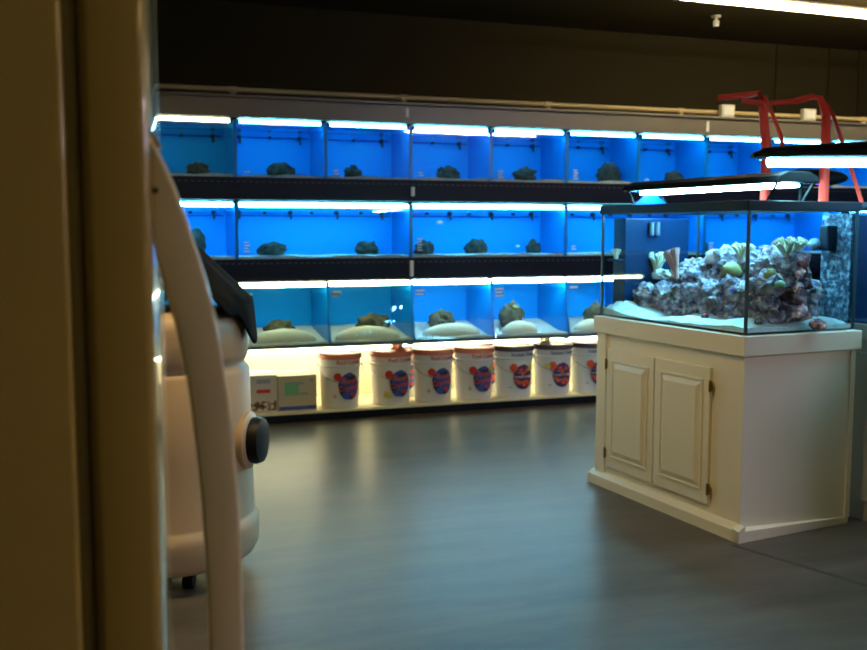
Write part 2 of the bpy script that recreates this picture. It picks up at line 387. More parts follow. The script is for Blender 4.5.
# tanks of the rack -------------------------------------------------
G = {1: 'top row rack tanks', 2: 'middle row rack tanks', 3: 'lower row rack tanks'}
ORD = ['first', 'second', 'third', 'fourth', 'fifth', 'sixth', 'seventh', 'eighth', 'ninth', 'tenth', 'eleventh']
def tank_row1(Wd, H, D, em, label, loc, group, plugs, row):
    t = thing('rack_tank', label, 'aquarium', loc, RB, group)
    g = 0.006
    obj('front_glass', B(g, Wd - g, 0.012, 0.018, 0, H - 0.03), 'glass', t)
    obj('back_panel', B(g, Wd - g, D, D + 0.008, 0, H), 'blue', t)
    for x in (0.0, Wd - 0.012): obj('side_panel', B(x, x + 0.012, 0.012, D, 0, H), 'blue_div', t)
    bm = bmesh.new(); n = 14; top = []; bot = []
    vs = {}
    for i in range(n + 1):
        for j in range(5):
            x = 0.014 + (Wd - 0.028) * i / n; y = 0.022 + (D - 0.026) * j / 4
            vs[i, j] = bm.verts.new((x, y, 0.018 + 0.016 * noise.noise(Vector((x * 6 + loc.x, y * 6, loc.z)))))
    for i in range(n):
        for j in range(4): bm.faces.new((vs[i, j], vs[i + 1, j], vs[i + 1, j + 1], vs[i, j + 1]))
    fr = [bm.verts.new((vs[i, 0].co.x, 0.022, 0.001)) for i in range(n + 1)]
    for i in range(n): bm.faces.new((fr[i], fr[i + 1], vs[i + 1, 0], vs[i, 0]))
    go = obj('gravel_bed', bm, 'gravel', t, smooth=True); go['kind'] = 'stuff'
    obj('bottom_pane', B(g, Wd - g, 0.012, D, -0.004, 0.001), 'navy', t)
    obj('water', B(g + 0.008, Wd - g - 0.008, 0.020, D - 0.002, 0.004, H * 0.86), 'water_rack', t)
    obj('surface_mirror', B(g, Wd - g, 0.09, D, H - 0.006, H), 'blue', t)  # blue sheet standing in for the water surface mirroring the tank
    for k in range(plugs):
        x = Wd * (k + 0.5) / plugs + 0.01 * ((k * 7) % 3 - 1)
        bm = bmesh.new(); sz = 0.017 if k % 2 == 0 else 0.011
        lathe(bm, [(0, 0), (sz, 0), (sz, 0.03), (sz * 0.6, 0.045), (0, 0.045)], 12)
        bmesh.ops.rotate(bm, verts=bm.verts[:], cent=(0, 0, 0), matrix=Matrix.Rotation(PI / 2, 3, 'X'))
        z = H * (0.80 if row == 1 else 0.86)
        p = obj('bulkhead', bm, 'plug', t, smooth=True, loc=(x, D, z))
        if k % 2 == 0:
            bm = bmesh.new(); rod(bm, (x, D - 0.03, z), (x + 0.002, D - 0.035, z - 0.05), 0.008)
            obj('outlet_spout', bm, 'plug', t)
    bm = bmesh.new(); rod(bm, (0.03, D - 0.012, H * 0.80), (Wd - 0.03, D - 0.012, H * 0.80), 0.004)
    obj('water_line_pipe', bm, 'leg_acrylic', t)
    # lamp above the front edge
    m = thing('tank_tube_light', '', 'tube light', loc + RK(0, 0.045, 0) - RK(0, 0, 0) + Vector((0, 0, H)), RB, 'tube lights over the rack tanks')
    obj('reflector', B(0.02, Wd - 0.02, 0.0, 0.035, 0.004, 0.014), 'clip', m)
    bm = bmesh.new(); e = 0.02 if row == 2 else 0.035
    rod(bm, (e, -0.02, -0.010), (Wd - e, -0.02, -0.010), 0.0125 if row == 2 else 0.0100)
    obj('tube', bm, em, m)
    for x in (e - 0.012, Wd - e): obj('tube_holder', B(x, x + 0.012, -0.034, 0.02, -0.022, 0.004), 'fascia', m)
    return t, m

def tags_on(t, rows, x, z, y=0.008, wdt=0.04, hh=0.012):
    for k in range(rows):
        obj('price_label', B(x, x + wdt - 0.008 * (k % 2), y, y + 0.003, z + k * 0.021, z + k * 0.021 + hh), 'tag', t)

for i in range(11):
    s = 0.385 + 0.655 * i
    em = 'e_rowd' if i == 0 else 'e_row'
    where = '%s from the left' % ORD[i] if i < 6 else '%s from the left' % ORD[i]
    t, m = tank_row1(0.655, 0.40, 0.46, em, 'blue backed tank in the top rack row, %s' % where, RK(s, 0, 1.778), G[1], 3, 1)
    m['label'] = 'thin tube light over the %s tank of the top rack row' % ORD[i]
    tags_on(t, [0, 1, 2, 2, 3, 4, 1, 2, 1, 0, 1][i], 0.06, 0.03)
R2 = [0, 1, 2, 3, 4, 5]
for i in R2:
    s = -0.27 + 1.31 * i
    t, m = tank_row1(1.31, 0.395, 0.46, 'e_row2', 'wide bright blue tank in the middle rack row, %s from the left' % ORD[i], RK(s, 0, 1.195), G[2], 7, 2)
    m['label'] = 'bright tube light over the %s wide tank of the middle rack row' % ORD[i]
    tags_on(t, [0, 4, 5, 2, 3, 1][i], 0.05, 0.05)

def tank_row3(Wd, H, D, em, label, loc, i):
    t = thing('slanted_tank', label, 'aquarium', loc, RB, G[3])
    bm = bmesh.new(); prism(bm, [(-0.085, 0.005), (-0.079, 0.005), (0.008, H - 0.03), (0.002, H - 0.03)], 'x', 0.004, Wd - 0.004)
    obj('front_glass', bm, 'glass', t)
    obj('back_panel', B(0.006, Wd - 0.006, D, D + 0.008, 0, H - 0.02), 'blue', t)
    for x in (0.0, Wd - 0.008):
        bm = bmesh.new(); prism(bm, [(-0.083, 0.0), (D, 0.0), (D, H - 0.02), (0.004, H - 0.02)], 'x', x, x + 0.008)
        obj('side_panel', bm, 'glass' if x == 0 else 'blue_div', t)
    obj('bottom_pane', B(0.0, Wd, -0.085, D, 0.0, 0.006), 'slot', t)
    bm = bmesh.new(); n = 16; vs = {}
    for a in range(n + 1):
        for b in range(9):
            x = 0.014 + (Wd - 0.028) * a / n; y = -0.072 + (D + 0.068) * b / 8
            vs[a, b] = bm.verts.new((x, y, 0.020 + 0.09 * max(0, b / 8 - 0.2) + 0.012 * noise.noise(Vector((x * 5 + i, y * 5, 1)))))
    for a in range(n):
        for b in range(8): bm.faces.new((vs[a, b], vs[a + 1, b], vs[a + 1, b + 1], vs[a, b + 1]))
    fr = [bm.verts.new((vs[a, 0].co.x, vs[a, 0].co.y, 0.007)) for a in range(n + 1)]
    for a in range(n): bm.faces.new((fr[a], fr[a + 1], vs[a + 1, 0], vs[a, 0]))
    go = obj('gravel_bed', bm, 'gravel', t, smooth=True); go['kind'] = 'stuff'
    # pale sand heaped against the front glass
    wx, hz = [(0.23, 0.085), (0.25, 0.085), (0.25, 0.085), (0.24, 0.085), (0.15, 0.085), (0.2, 0.08), (0.2, 0.08)][i]
    cx = [0.3, 0.33, 0.32, 0.34, 0.27, 0.3, 0.3][i]
    bm = bmesh.new(); bmesh.ops.create_uvsphere(bm, u_segments=32, v_segments=16, radius=1)
    for v in bm.verts:
        v.co.z = max(v.co.z, -0.2)
        v.co = Vector((cx + v.co.x * wx, 0.045 + v.co.y * 0.085, 0.03 + v.co.z * hz * (1 + 0.08 * noise.noise(v.co * 2 + Vector((i, 0, 0))))))
    so = obj('sand_mound', bm, 'sand', t, smooth=True); so['kind'] = 'stuff'; so['label'] = 'pale cream sand mound'
    bm = bmesh.new(); prism(bm, [(-0.07, 0.012), (D - 0.004, 0.012), (D - 0.004, H * 0.84), (-0.002, H * 0.84)], 'x', 0.016, Wd - 0.016)
    obj('water', bm, 'water_rack', t)
    m = thing('tank_tube_light', 'white tube light over the %s slanted tank of the lower rack row' % ORD[i], 'tube light', loc + RK(0, 0.03, H - 0.008) - RK(0, 0, 0), RB, 'tube lights over the rack tanks')
    obj('reflector', B(0.01, Wd - 0.01, 0.0, 0.05, 0.012, 0.022), 'clip', m)
    bm = bmesh.new(); rod(bm, (0.012, -0.022, 0.0), (Wd - 0.012, -0.022, 0.0), 0.0135)
    obj('tube', bm, em, m)
    for x in (0.0, Wd - 0.012): obj('tube_holder', B(x, x + 0.012, -0.038, 0.03, -0.014, 0.014), 'fascia', m)
    return t, m

for i in range(7):
    s = 0.385 + 0.655 * i
    t, m = tank_row3(0.655, 0.445, 0.50, 'e_roww' if i < 3 else 'e_row3', 'slant fronted tank in the lower rack row, %s from the left' % ORD[i], RK(s, 0, 0.566), i)
    # stickers on the slanted glass, upper left
    for k in range([1, 3, 2, 2, 3, 1, 1][i]):
        z = 0.37 - 0.026 * k; y = -0.083 + 0.087 * z / 0.42
        obj('price_label', B(0.03, 0.10 - 0.01 * (k % 2), y - 0.006, y - 0.003, z, z + 0.016), 'tag', t)

# bottom shelf lamps
for i, (s0, s1) in enumerate(((0.0, 1.0), (1.02, 2.30), (2.36, 3.60), (3.66, 4.93))):
    t = thing('shelf_tube_light', 'glowing warm white tube light under the lowest tanks, %s from the left' % ORD[i], 'tube light', RK(s0, 0.30, 0.538), RB, 'tube lights over the bottom shelf')
    obj('housing', B(0, s1 - s0, -0.02, 0.10, -0.014, -0.001, bev=0.003), 'clip', t)
    bm = bmesh.new(); rod(bm, (0.02, 0.035, -0.045), (s1 - s0 - 0.02, 0.035, -0.045), 0.030, 16)
    obj('diffuser_tube', bm, 'e_bot', t)
    for x in (0, s1 - s0 - 0.02): obj('end_holder', B(x, x + 0.02, 0.0, 0.07, -0.078, -0.012, bev=0.002), 'pvc_white', t)

# rocks in the rack tanks -------------------------------------------
def rack_rock(s, dn, z, rx, rz, seed, m, label, arch=False, name='rock'):
    bm = rockbm(rx, rx * 0.7, rz, seed, 3, 0.38, 2.4)
    if arch:
        for v in bm.verts:
            q = Vector((v.co.x / (rx * 0.35), 0, v.co.z / (rz * 0.7)))
            if q.length < 1 and v.co.y < 0: v.co.y *= 0.2
    o = obj(name, bm, m, None, smooth=60, loc=RK(s, dn, z), rotz=RB)
    return tag(o, label, 'rock', 'rocks in the rack tanks')
Z1 = 1.778 + 0.022; Z2 = 1.195 + 0.022; Z3 = 0.566 + 0.05
for (s, rx, rz, lab) in ((0.80, .075, .055, 'low dark rock in the first tank of the top rack row'),
        (1.40, .10, .065, 'dark arched rock in the second tank of the top rack row'),
        (1.95, .065, .055, 'small dark rock in the third tank of the top rack row'),
        (2.72, .085, .065, 'round dark rock in the fourth tank of the top rack row'),
        (3.38, .095, .065, 'domed dark rock in the fifth tank of the top rack row'),
        (4.14, .10, .10, 'tall grey rock in the sixth tank of the top rack row'),
        (4.78, .085, .065, 'dark rock in the seventh tank of the top rack row'),
        (5.45, .08, .05, 'low rock in the eighth tank of the top rack row')):
    rack_rock(s, 0.2, Z1, rx, rz, s * 5, 'darkrock', lab)
for (s, rx, rz, lab) in ((0.78, .06, .12, 'tall thin dark rock at the left end of the middle rack row'),
        (1.33, .10, .065, 'dark rock beside the stickers in the second wide middle row tank'),
        (2.06, .09, .065, 'dark mossy rock at the right in the second wide middle row tank'),
        (2.52, .075, .065, 'dark rock beside the stickers in the third wide middle row tank'),
        (2.95, .09, .07, 'dark rock in the centre of the third wide middle row tank'),
        (3.46, .06, .065, 'small dark rock at the right in the third wide middle row tank'),
        (5.05, .08, .06, 'dark rock in the fifth wide tank of the middle rack row')):
    rack_rock(s, 0.2, Z2, rx, rz, s * 7, 'darkrock', lab)
for (s, rx, rz, lab) in ((0.75, .09, .07, 'brown rock in the first slanted tank of the lower rack row'),
        (1.37, .11, .075, 'brown rock behind the sand in the second slanted tank'),
        (2.10, .13, .095, 'wide brown rock behind the sand in the third slanted tank'),
        (2.66, .105, .095, 'brown rock behind the sand in the fourth slanted tank'),
        (3.27, .10, .13, 'tall brown rock with a yellow tuft in the fifth slanted tank'),
        (4.05, .12, .11, 'brown rock in the sixth slanted tank, beside the white stand')):
    rack_rock(s, 0.19, Z3, rx, rz, s * 9, 'brownrock', lab)
bm = rockbm(0.035, 0.03, 0.022, 4, 2)
tag(obj('soft_coral', bm, 'coral_yellow', None, smooth=True, loc=RK(3.29, 0.16, Z3 + 0.155), rotz=RB), 'small yellow coral tuft on the tall rock in a slanted tank', 'coral')

def fish(name, m, label, loc, sc, rz):
    bm = bmesh.new(); bmesh.ops.create_uvsphere(bm, u_segments=14, v_segments=8, radius=1)
    for v in bm.verts:
        x = v.co.x; v.co = Vector((x * 1.0, v.co.y * 0.28 * (1 - 0.3 * x * (x < 0) * -1), v.co.z * 0.45)) * sc
    prism(bm, [(-1.5 * sc, 0.4 * sc), (-0.8 * sc, 0.0), (-1.5 * sc, -0.4 * sc), (-1.25 * sc, 0.0)], 'y', -0.03 * sc, 0.03 * sc)
    prism(bm, [(-0.5 * sc, 0.3 * sc), (0.3 * sc, 0.38 * sc), (-0.4 * sc, 0.66 * sc)], 'y', -0.03 * sc, 0.03 * sc)
    return tag(obj(name, bm, m, None, smooth=40, loc=loc, rotz=rz), label, 'fish')
fish('fish', 'fish_orange', 'tiny orange fish swimming high in the third wide middle row tank', RK(2.62, 0.1, 1.46), 0.022, RB)
fish('fish', 'coral_pale', 'tiny pale fish swimming low in the third wide middle row tank', RK(3.28, 0.1, 1.275), 0.018, RB + 0.3)

# ------------------------------------------------------------------ pipe above the rack
t = thing('overhead_pipe', 'long cream pipe running above the tank rack', 'pipe', RK(0, 0.0, 2.385), RB)
bm = bmesh.new(); rod(bm, (-0.3, 0, 0), (8.0, 0, 0), 0.017, 14); obj('pipe', bm, 'pvc', t, smooth=True)
for s in (1.03, 2.29, 3.48, 4.70, 6.6):
    bm = bmesh.new(); rod(bm, (s - 0.03, 0, 0), (s + 0.03, 0, 0), 0.022, 14); rod(bm, (s, 0, 0), (s, 0, -0.042), 0.018, 14)
    obj('pipe_support', bm, 'pvc', t)
bm = bmesh.new(); rod(bm, (-0.3, 0.1, 0), (8.0, 0.1, 0), 0.012, 10); obj('rear_pipe', bm, 'pvc', t, smooth=True, loc=(0, 0.06, -0.024))
for k, (s, lab) in enumerate(((5.12, 'square white junction box on the overhead pipe, left one'), (5.96, 'square white junction box on the overhead pipe, right one'))):
    t = thing('junction_box', lab, 'junction box', RK(s, -0.03, 2.345), RB, 'junction boxes on the pipe')
    obj('body', B(-0.065, 0.065, -0.035, 0.012, 0.0, 0.10, bev=0.005), 'pvc_white', t)
    obj('cover_plate', B(-0.05, 0.05, -0.041, -0.034, 0.015, 0.085, bev=0.003), 'bucket', t)

# ------------------------------------------------------------------ salt buckets on the bottom shelf
def wrap(bm, R, rot=True):
    """flat XY graphic (facing +Z) -> wrapped on cylinder facing -Y at radius R"""
    for v in bm.verts:
        x, y, z = v.co; a = x / R; r = R + z
        v.co = Vector((r * math.sin(a), -r * math.cos(a), y))
    return bm
def disc_bm(rx, ry, seg=28, rings=4, z=0.0015, wob=0.0):
    bm = bmesh.new(); c = bm.verts.new((0, 0, z)); prev = None
    for r in range(1, rings + 1):
        ring = []
        for i in range(seg):
            a = 2 * PI * i / seg; k = r / rings * (1 + wob * math.sin(5 * a) + wob * 0.6 * math.sin(9 * a + 1))
            ring.append(bm.verts.new((rx * k * math.cos(a), ry * k * math.sin(a), z)))
        for i in range(seg):
            j = (i + 1) % seg
            if prev is None: bm.faces.new((c, ring[i], ring[j]))
            else: bm.faces.new((prev[i], ring[i], ring[j], prev[j]))
        prev = ring
    sk = [bm.verts.new((v.co.x, v.co.y, 0.0)) for v in prev]
    for i in range(seg): bm.faces.new((prev[i], sk[i], sk[(i + 1) % seg], prev[(i + 1) % seg]))
    return bm
def rect_bm(w_, h_, z=0.0015, n=4):
    bm = bmesh.new()
    for k in range(n): box(bm, -w_ / 2 + w_ * k / n, -w_ / 2 + w_ * (k + 1) / n, -h_ / 2, h_ / 2, 0, z)
    return bm
def move(bm, x=0, y=0, z=0, rot=0):
    if rot: bmesh.ops.rotate(bm, verts=bm.verts[:], cent=(0, 0, 0), matrix=Matrix.Rotation(rot, 3, 'Z'))
    bmesh.ops.translate(bm, verts=bm.verts[:], vec=(x, y, z)); return bm

def bucket(kind, label, loc, rotz, yellow=None):
    t = thing('salt_bucket', label, 'bucket', loc, rotz, 'salt buckets on the bottom shelf'); t.scale = (1.05, 1.05, 1.04)
    R = 0.146
    bm = bmesh.new()
    lathe(bm, [(0, 0.0), (0.128, 0.0), (0.134, 0.006), (0.146, 0.298), (0.157, 0.303), (0.157, 0.310), (0.148, 0.316), (0.150, 0.372), (0, 0.372)], 44)
    obj('body', bm, 'bucket', t, smooth=35)
    bm = bmesh.new()
    lathe(bm, [(0, 0.392), (0.12, 0.392), (0.128, 0.398), (0.150, 0.398), (0.158, 0.390), (0.161, 0.362), (0.154, 0.360), (0.152, 0.373), (0, 0.373)], 44)
    obj('lid', bm, 'lid_red' if kind == 'reef' else 'lid_dark', t, smooth=35)
    bm = bmesh.new(); pts = []
    for k in range(17):
        a = PI * k / 16; pts.append((-0.163 * math.cos(a), -0.02 - 0.145 * math.sin(a), 0.308 - 0.11 * math.sin(a)))
    tube(bm, pts, 0.0022, 6)
    h = obj('wire_handle', bm, 'wire', t)
    for sx in (-1, 1):
        bm = bmesh.new(); rod(bm, (sx * 0.148, -0.012, 0.308), (sx * 0.166, -0.012, 0.308), 0.011)
        obj('handle_lug', bm, 'bucket', h)
    ox = 0.045
    if kind == 'reef':
        b = obj('badge', wrap(move(disc_bm(0.082, 0.098, wob=0.02), ox, 0.165), R + 0.0015), 'ink_blue', t)
        obj('badge_text', wrap(move(text_bm('Reef', 0.062), ox, 0.205, 0.002), R + 0.003), 'ink_orange', b)
        obj('badge_text', wrap(move(text_bm('Crystals', 0.050), ox, 0.155, 0.002, 0.12), R + 0.003), 'ink_orange', b)
        bm = disc_bm(0.022, 0.014, 10, 2, 0.003); obj('badge_fish', wrap(move(bm, ox + 0.03, 0.105), R + 0.003), 'ink_red', b)
        obj('band_text', wrap(move(text_bm('Reef Crystals', 0.038), ox + 0.01, 0.338, 0.002), 0.1505), 'ink_red', t)
        obj('round_seal', wrap(move(disc_bm(0.028, 0.030), ox - 0.085, 0.235, 0.003), R + 0.002), 'ink_red', t)
        obj('small_seal', wrap(move(disc_bm(0.012, 0.016), ox - 0.105, 0.095, 0.001), 0.140), 'coral_rose', t)
    else:
        b = obj('badge', wrap(move(disc_bm(0.082, 0.096, wob=0.01), ox, 0.165), R + 0.0015), 'ink_reef', t)
        obj('badge_text', wrap(move(text_bm('Instant Ocean', 0.027), ox, 0.168, 0.004), R + 0.003), 'ink_white', b)
        bm = bmesh.new()
        for (x, y, r) in ((-.02, .22, .016), (.03, .215, .018), (.0, .195, .014), (-.035, .12, .016), (.04, .12, .018), (.005, .105, .017), (.02, .135, .012)):
            q = disc_bm(r, r * 0.8, 12, 2, 0.003, 0.1)
            me = bpy.data.meshes.new('q'); move(q, x + ox, y); q.to_mesh(me); q.free(); bm.from_mesh(me); bpy.data.meshes.remove(me)
        obj('badge_coral', wrap(bm, R + 0.003), 'ink_orange', b)
        obj('band_text', wrap(move(text_bm('Instant Ocean', 0.038), ox + 0.01, 0.338, 0.002), 0.1505), 'ink_navy', t)
        obj('round_seal', wrap(move(disc_bm(0.030, 0.032), ox - 0.08, 0.238, 0.003), R + 0.002), 'ink_orange', t)
        obj('small_mark', wrap(move(rect_bm(0.025, 0.006), ox - 0.10, 0.085, 0.001), 0.140), 'ink_grey', t)
    if yellow: obj('yellow_sticker', wrap(move(rect_bm(yellow[2], yellow[3]), yellow[0], yellow[1], 0.003, yellow[4]), R + 0.003), 'ink_yellow', t)
    return t
bz = 0.070
for s, kind, lab, ye in ((1.81, 'reef', 'white salt bucket with red lid, next to the cartons', None),
        (2.215, 'reef', 'red lidded white bucket with a yellow sticker low on its left', (-0.055, 0.085, 0.05, 0.03, 0)),
        (2.56, 'reef', 'red lidded white bucket, third from the cartons', None),
        (2.905, 'reef', 'red lidded white bucket standing beside the dark lidded ones', (0.115, 0.245, 0.035, 0.05, -0.5)),
        (3.25, 'ocean', 'dark lidded white bucket with a yellow sticker on its upper right', (0.11, 0.235, 0.04, 0.05, -0.4)),
        (3.60, 'ocean', 'dark lidded white bucket with yellow sticker on its upper left', (-0.075, 0.235, 0.045, 0.03, 0)),
        (3.945, 'ocean', 'dark lidded bucket half hidden behind the white tank stand', None)):
    bucket(kind, lab, RK(s, 0.11, bz), RB - 0.12 - 0.06 * (s - 2.5), ye)
# a second row, glimpsed between the first
for s, kind, lab in ((2.40, 'reef', 'red lidded bucket in the back row behind two red ones'), (3.12, 'ocean', 'dark lidded bucket in the back row between front buckets')):
    bucket(kind, lab, RK(s, 0.45, bz), RB - 0.2)
# items lying on the lids / above
bm = bmesh.new(); lathe(bm, [(0, 0), (0.05, 0), (0.045, 0.01), (0.012, 0.03), (0.010, 0.045), (0, 0.045)], 18)
tag(obj('bucket_funnel', bm, 'lid_red', None, smooth=True, loc=RK(2.27, 0.05, bz + 0.410), rotz=RB), 'small red knob shaped cap on the second red lid', 'cap')

# cartons
t = thing('carton', 'small white carton with a red mark and a shell picture', 'carton', RK(1.115, 0.03, 0.070), RB, 'cartons on the bottom shelf')
obj('box_body', B(0, 0.20, 0, 0.32, 0, 0.275, bev=0.003), 'card', t)
obj('printed_band', B(0.05, 0.15, -0.002, 0.002, 0.215, 0.245), 'ink_grey', t)
obj('printed_mark', B(0.05, 0.15, -0.002, 0.002, 0.145, 0.172), 'ink_red', t)
obj('shell_picture', B(0.006, 0.194, -0.002, 0.002, 0.015, 0.085), 'shells', t)
t = thing('carton', 'wide tan carton with a green square and blue lower edge', 'carton', RK(1.322, 0.03, 0.070), RB, 'cartons on the bottom shelf')
obj('box_body', B(0, 0.29, 0, 0.36, 0, 0.262, bev=0.003), 'card_tan', t)
obj('green_sticker', B(0.05, 0.155, -0.003, 0.002, 0.115, 0.215), 'ink_green', t)
obj('blue_edge', B(0.006, 0.284, -0.002, 0.002, 0.008, 0.035), 'ink_blue', t)
obj('printed_band', B(0.16, 0.225, -0.002, 0.002, 0.115, 0.135), 'ink_grey', t)
obj('printed_band', B(0.10, 0.19, -0.0035, 0.002, 0.195, 0.215), 'ink_grey', t)
obj('printed_mark', B(0.235, 0.27, -0.002, 0.002, 0.215, 0.235), 'ink_grey', t)

# ------------------------------------------------------------------ ivory stand of the display tank
L, W = 1.154, 0.666
st = thing('aquarium_stand', 'ivory wooden cabinet stand with two raised panel doors', 'cabinet', TK(0, 0, 0), TROT)
obj('body', B(0, W, 0, L, 0.0, 0.86, bev=0.002), 'ivory', st)
ov = 0.021
bm = bmesh.new(); box(bm, -ov, W + ov, -ov, L + ov, 0.842, 0.932, bev=0.004); obj('top_band', bm, 'ivory', st)
# base moulding: front board, and a board on the right face that tapers away
bm = bmesh.new(); prism(bm, [(-0.038, 0.0), (0.0, 0.0), (0.0, 0.075), (-0.012, 0.070), (-0.038, 0.052)], 'y', -0.038, L + 0.03)
obj('base_moulding', bm, 'ivory', st)
bm = bmesh.new()
v = [bm.verts.new(p) for p in ((-0.038, -0.038, 0), (W - 0.01, -0.001, 0), (W - 0.01, 0.0, 0), (-0.038, 0.0, 0),
                               (-0.038, -0.038, 0.052), (W - 0.01, -0.001, 0.030), (W - 0.01, 0.0, 0.032), (-0.038, 0.0, 0.062))]
for f in ((0, 1, 5, 4), (4, 5, 6, 7), (0, 4, 7, 3), (1, 2, 6, 5), (2, 3, 7, 6), (3, 2, 1, 0)): bm.faces.new([v[i] for i in f])
bmesh.ops.recalc_face_normals(bm, faces=bm.faces[:]); obj('base_moulding', bm, 'ivory', st)
obj('corner_post', B(-0.012, 0.0, L - 0.085, L, 0.07, 0.842, bev=0.003), 'ivory', st)
obj('corner_strip', B(W - 0.03, W, -0.008, 0.0, 0.03, 0.842, bev=0.002), 'ivory', st)
def door(y0, y1, z0, z1, hinge_y):
    """door on the wd=0 face; local y = l"""
    d_ = bmesh.new()
    x0 = -0.018
    box(d_, x0, 0.0, y0, y1, z0, z1, bev=0.004)
    D = obj('door', d_, 'ivory', st)
    m = 0.058
    ya, yb, za, zb = y0 + m, y1 - m, z0 + m + 0.012, z1 - m - 0.012
    bm = bmesh.new()      # sticking frame (raised lip) around a raised field
    for (a0, a1, c0, c1) in ((ya - 0.012, yb + 0.012, zb, zb + 0.012), (ya - 0.012, yb + 0.012, za - 0.012, za), (ya - 0.012, ya, za, zb), (yb, yb + 0.012, za, zb)):
        box(bm, x0 - 0.006, x0, a0, a1, c0, c1, bev=0.002)
    obj('door_moulding', bm, 'ivory', D)
    bm = bmesh.new(); i = 0.030
    o_ = [(ya + 0.004, za + 0.004), (yb - 0.004, za + 0.004), (yb - 0.004, zb - 0.004), (ya + 0.004, zb - 0.004)]
    n_ = [(ya + i, za + i), (yb - i, za + i), (yb - i, zb - i), (ya + i, zb - i)]
    A = [bm.verts.new((x0 - 0.0005, *p)) for p in o_]; C_ = [bm.verts.new((x0 - 0.012, *p)) for p in n_]
    bm.faces.new(C_)
    for k in range(4): bm.faces.new((A[k], A[(k + 1) % 4], C_[(k + 1) % 4], C_[k]))
    bmesh.ops.recalc_face_normals(bm, faces=bm.faces[:])
    obj('raised_panel', bm, 'ivory', D)
    for hz in (z0 + 0.075, z1 - 0.085):
        bm = bmesh.new(); rod(bm, (x0 - 0.004, hinge_y, hz - 0.028), (x0 - 0.004, hinge_y, hz + 0.028), 0.006, 10)
        box(bm, x0 - 0.003, x0 + 0.004, hinge_y - 0.012, hinge_y + 0.012, hz - 0.022, hz + 0.022)
        h = obj('hinge', bm, 'brass', D); h['label'] = 'small brass hinge'
door(0.205, 0.622, 0.115, 0.765, 0.200)
door(0.632, 1.045, 0.115, 0.765, 1.050)

# ------------------------------------------------------------------ display aquarium
Z0 = 0.934; ZT = 1.532
tk = thing('display_aquarium', 'large lit glass reef tank on the ivory cabinet', 'aquarium', TK(0, 0, Z0), TROT)
H = ZT - Z0; g = 0.008; mrg = 0.004
X0, X1, Y0, Y1 = mrg, W - mrg, mrg, L - mrg
obj('front_glass', B(X0, X0 + g, Y0, Y1, 0.006, H - 0.012), 'glass', tk)
obj('side_glass', B(X0 + g, X1 - g, Y0, Y0 + g, 0.006, H - 0.012), 'glass', tk)
obj('rear_glass', B(X1 - g, X1, Y0, Y1, 0.006, H - 0.012), 'glass', tk)
obj('side_glass', B(X0 + g, X1 - g, Y1 - g, Y1, 0.006, H - 0.012), 'glass', tk)
obj('floor_glass', B(X0, X1, Y0, Y1, 0.0, 0.006), 'glass', tk)
for (x, y) in ((X0, Y0), (X1 - 0.012, Y0), (X0, Y1 - 0.012), (X1 - 0.012, Y1 - 0.012)):
    obj('corner_seam', B(x - 0.001, x + 0.012, y - 0.001, y + 0.012, 0.004, H - 0.03, bev=0.002), 'seam', tk)
bm = bmesh.new(); r0 = H - 0.044
for (a0, a1, b0, b1) in ((-0.004, W + 0.004, -0.004, 0.02), (-0.004, W + 0.004, L - 0.02, L + 0.004), (-0.004, 0.02, 0.02, L - 0.02), (W - 0.02, W + 0.004, 0.02, L - 0.02)):
    box(bm, a0, a1, b0, b1, r0, H, bev=0.003)
box(bm, 0.02, W - 0.02, L / 2 - 0.03, L / 2 + 0.03, H - 0.015, H - 0.003)
obj('top_rim', bm, 'rim', tk)
obj('water', B(X0 + g + 0.001, X1 - g - 0.001, Y0 + g + 0.001, Y1 - g - 0.001, 0.008, r0 + 0.01), 'water', tk)
# sand bed
bm = bmesh.new(); vs = {}; nx, ny = 26, 40
def sandz(x, y):
    z = 0.042 + 0.022 * noise.noise(Vector((x * 5, y * 5, 3))) + 0.012 * noise.noise(Vector((x * 14, y * 14, 5)))
    z += 0.055 * math.exp(-((x - 0.06) / 0.12) ** 2 - ((y - 1.08) / 0.13) ** 2)
    z += 0.02 * math.exp(-((y - 0.1) / 0.15) ** 2)
    e = min(x - 0.01, y - 0.01, W - 0.01 - x, L - 0.01 - y)
    z *= 0.45 + 0.55 * min(1.0, max(0.0, e) / 0.07)
    return max(z, 0.014)
for i in range(nx + 1):
    for j in range(ny + 1):
        x = 0.014 + (W - 0.028) * i / nx; y = 0.014 + (L - 0.028) * j / ny
        vs[i, j] = bm.verts.new((x, y, sandz(x, y)))
for i in range(nx):
    for j in range(ny): bm.faces.new((vs[i, j], vs[i + 1, j], vs[i + 1, j + 1], vs[i, j + 1]))
ring = [(i, 0) for i in range(nx)] + [(nx, j) for j in range(ny)] + [(i, ny) for i in range(nx, 0, -1)] + [(0, j) for j in range(ny, 0, -1)]
lo = {k: bm.verts.new((vs[k].co.x, vs[k].co.y, 0.009)) for k in ring}
for a, b in zip(ring, ring[1:] + ring[:1]): bm.faces.new((vs[b], vs[a], lo[a], lo[b]))
bmesh.ops.recalc_face_normals(bm, faces=bm.faces[:])
so = obj('sand_bed', bm, 'reefsand', tk, smooth=True); so['kind'] = 'stuff'
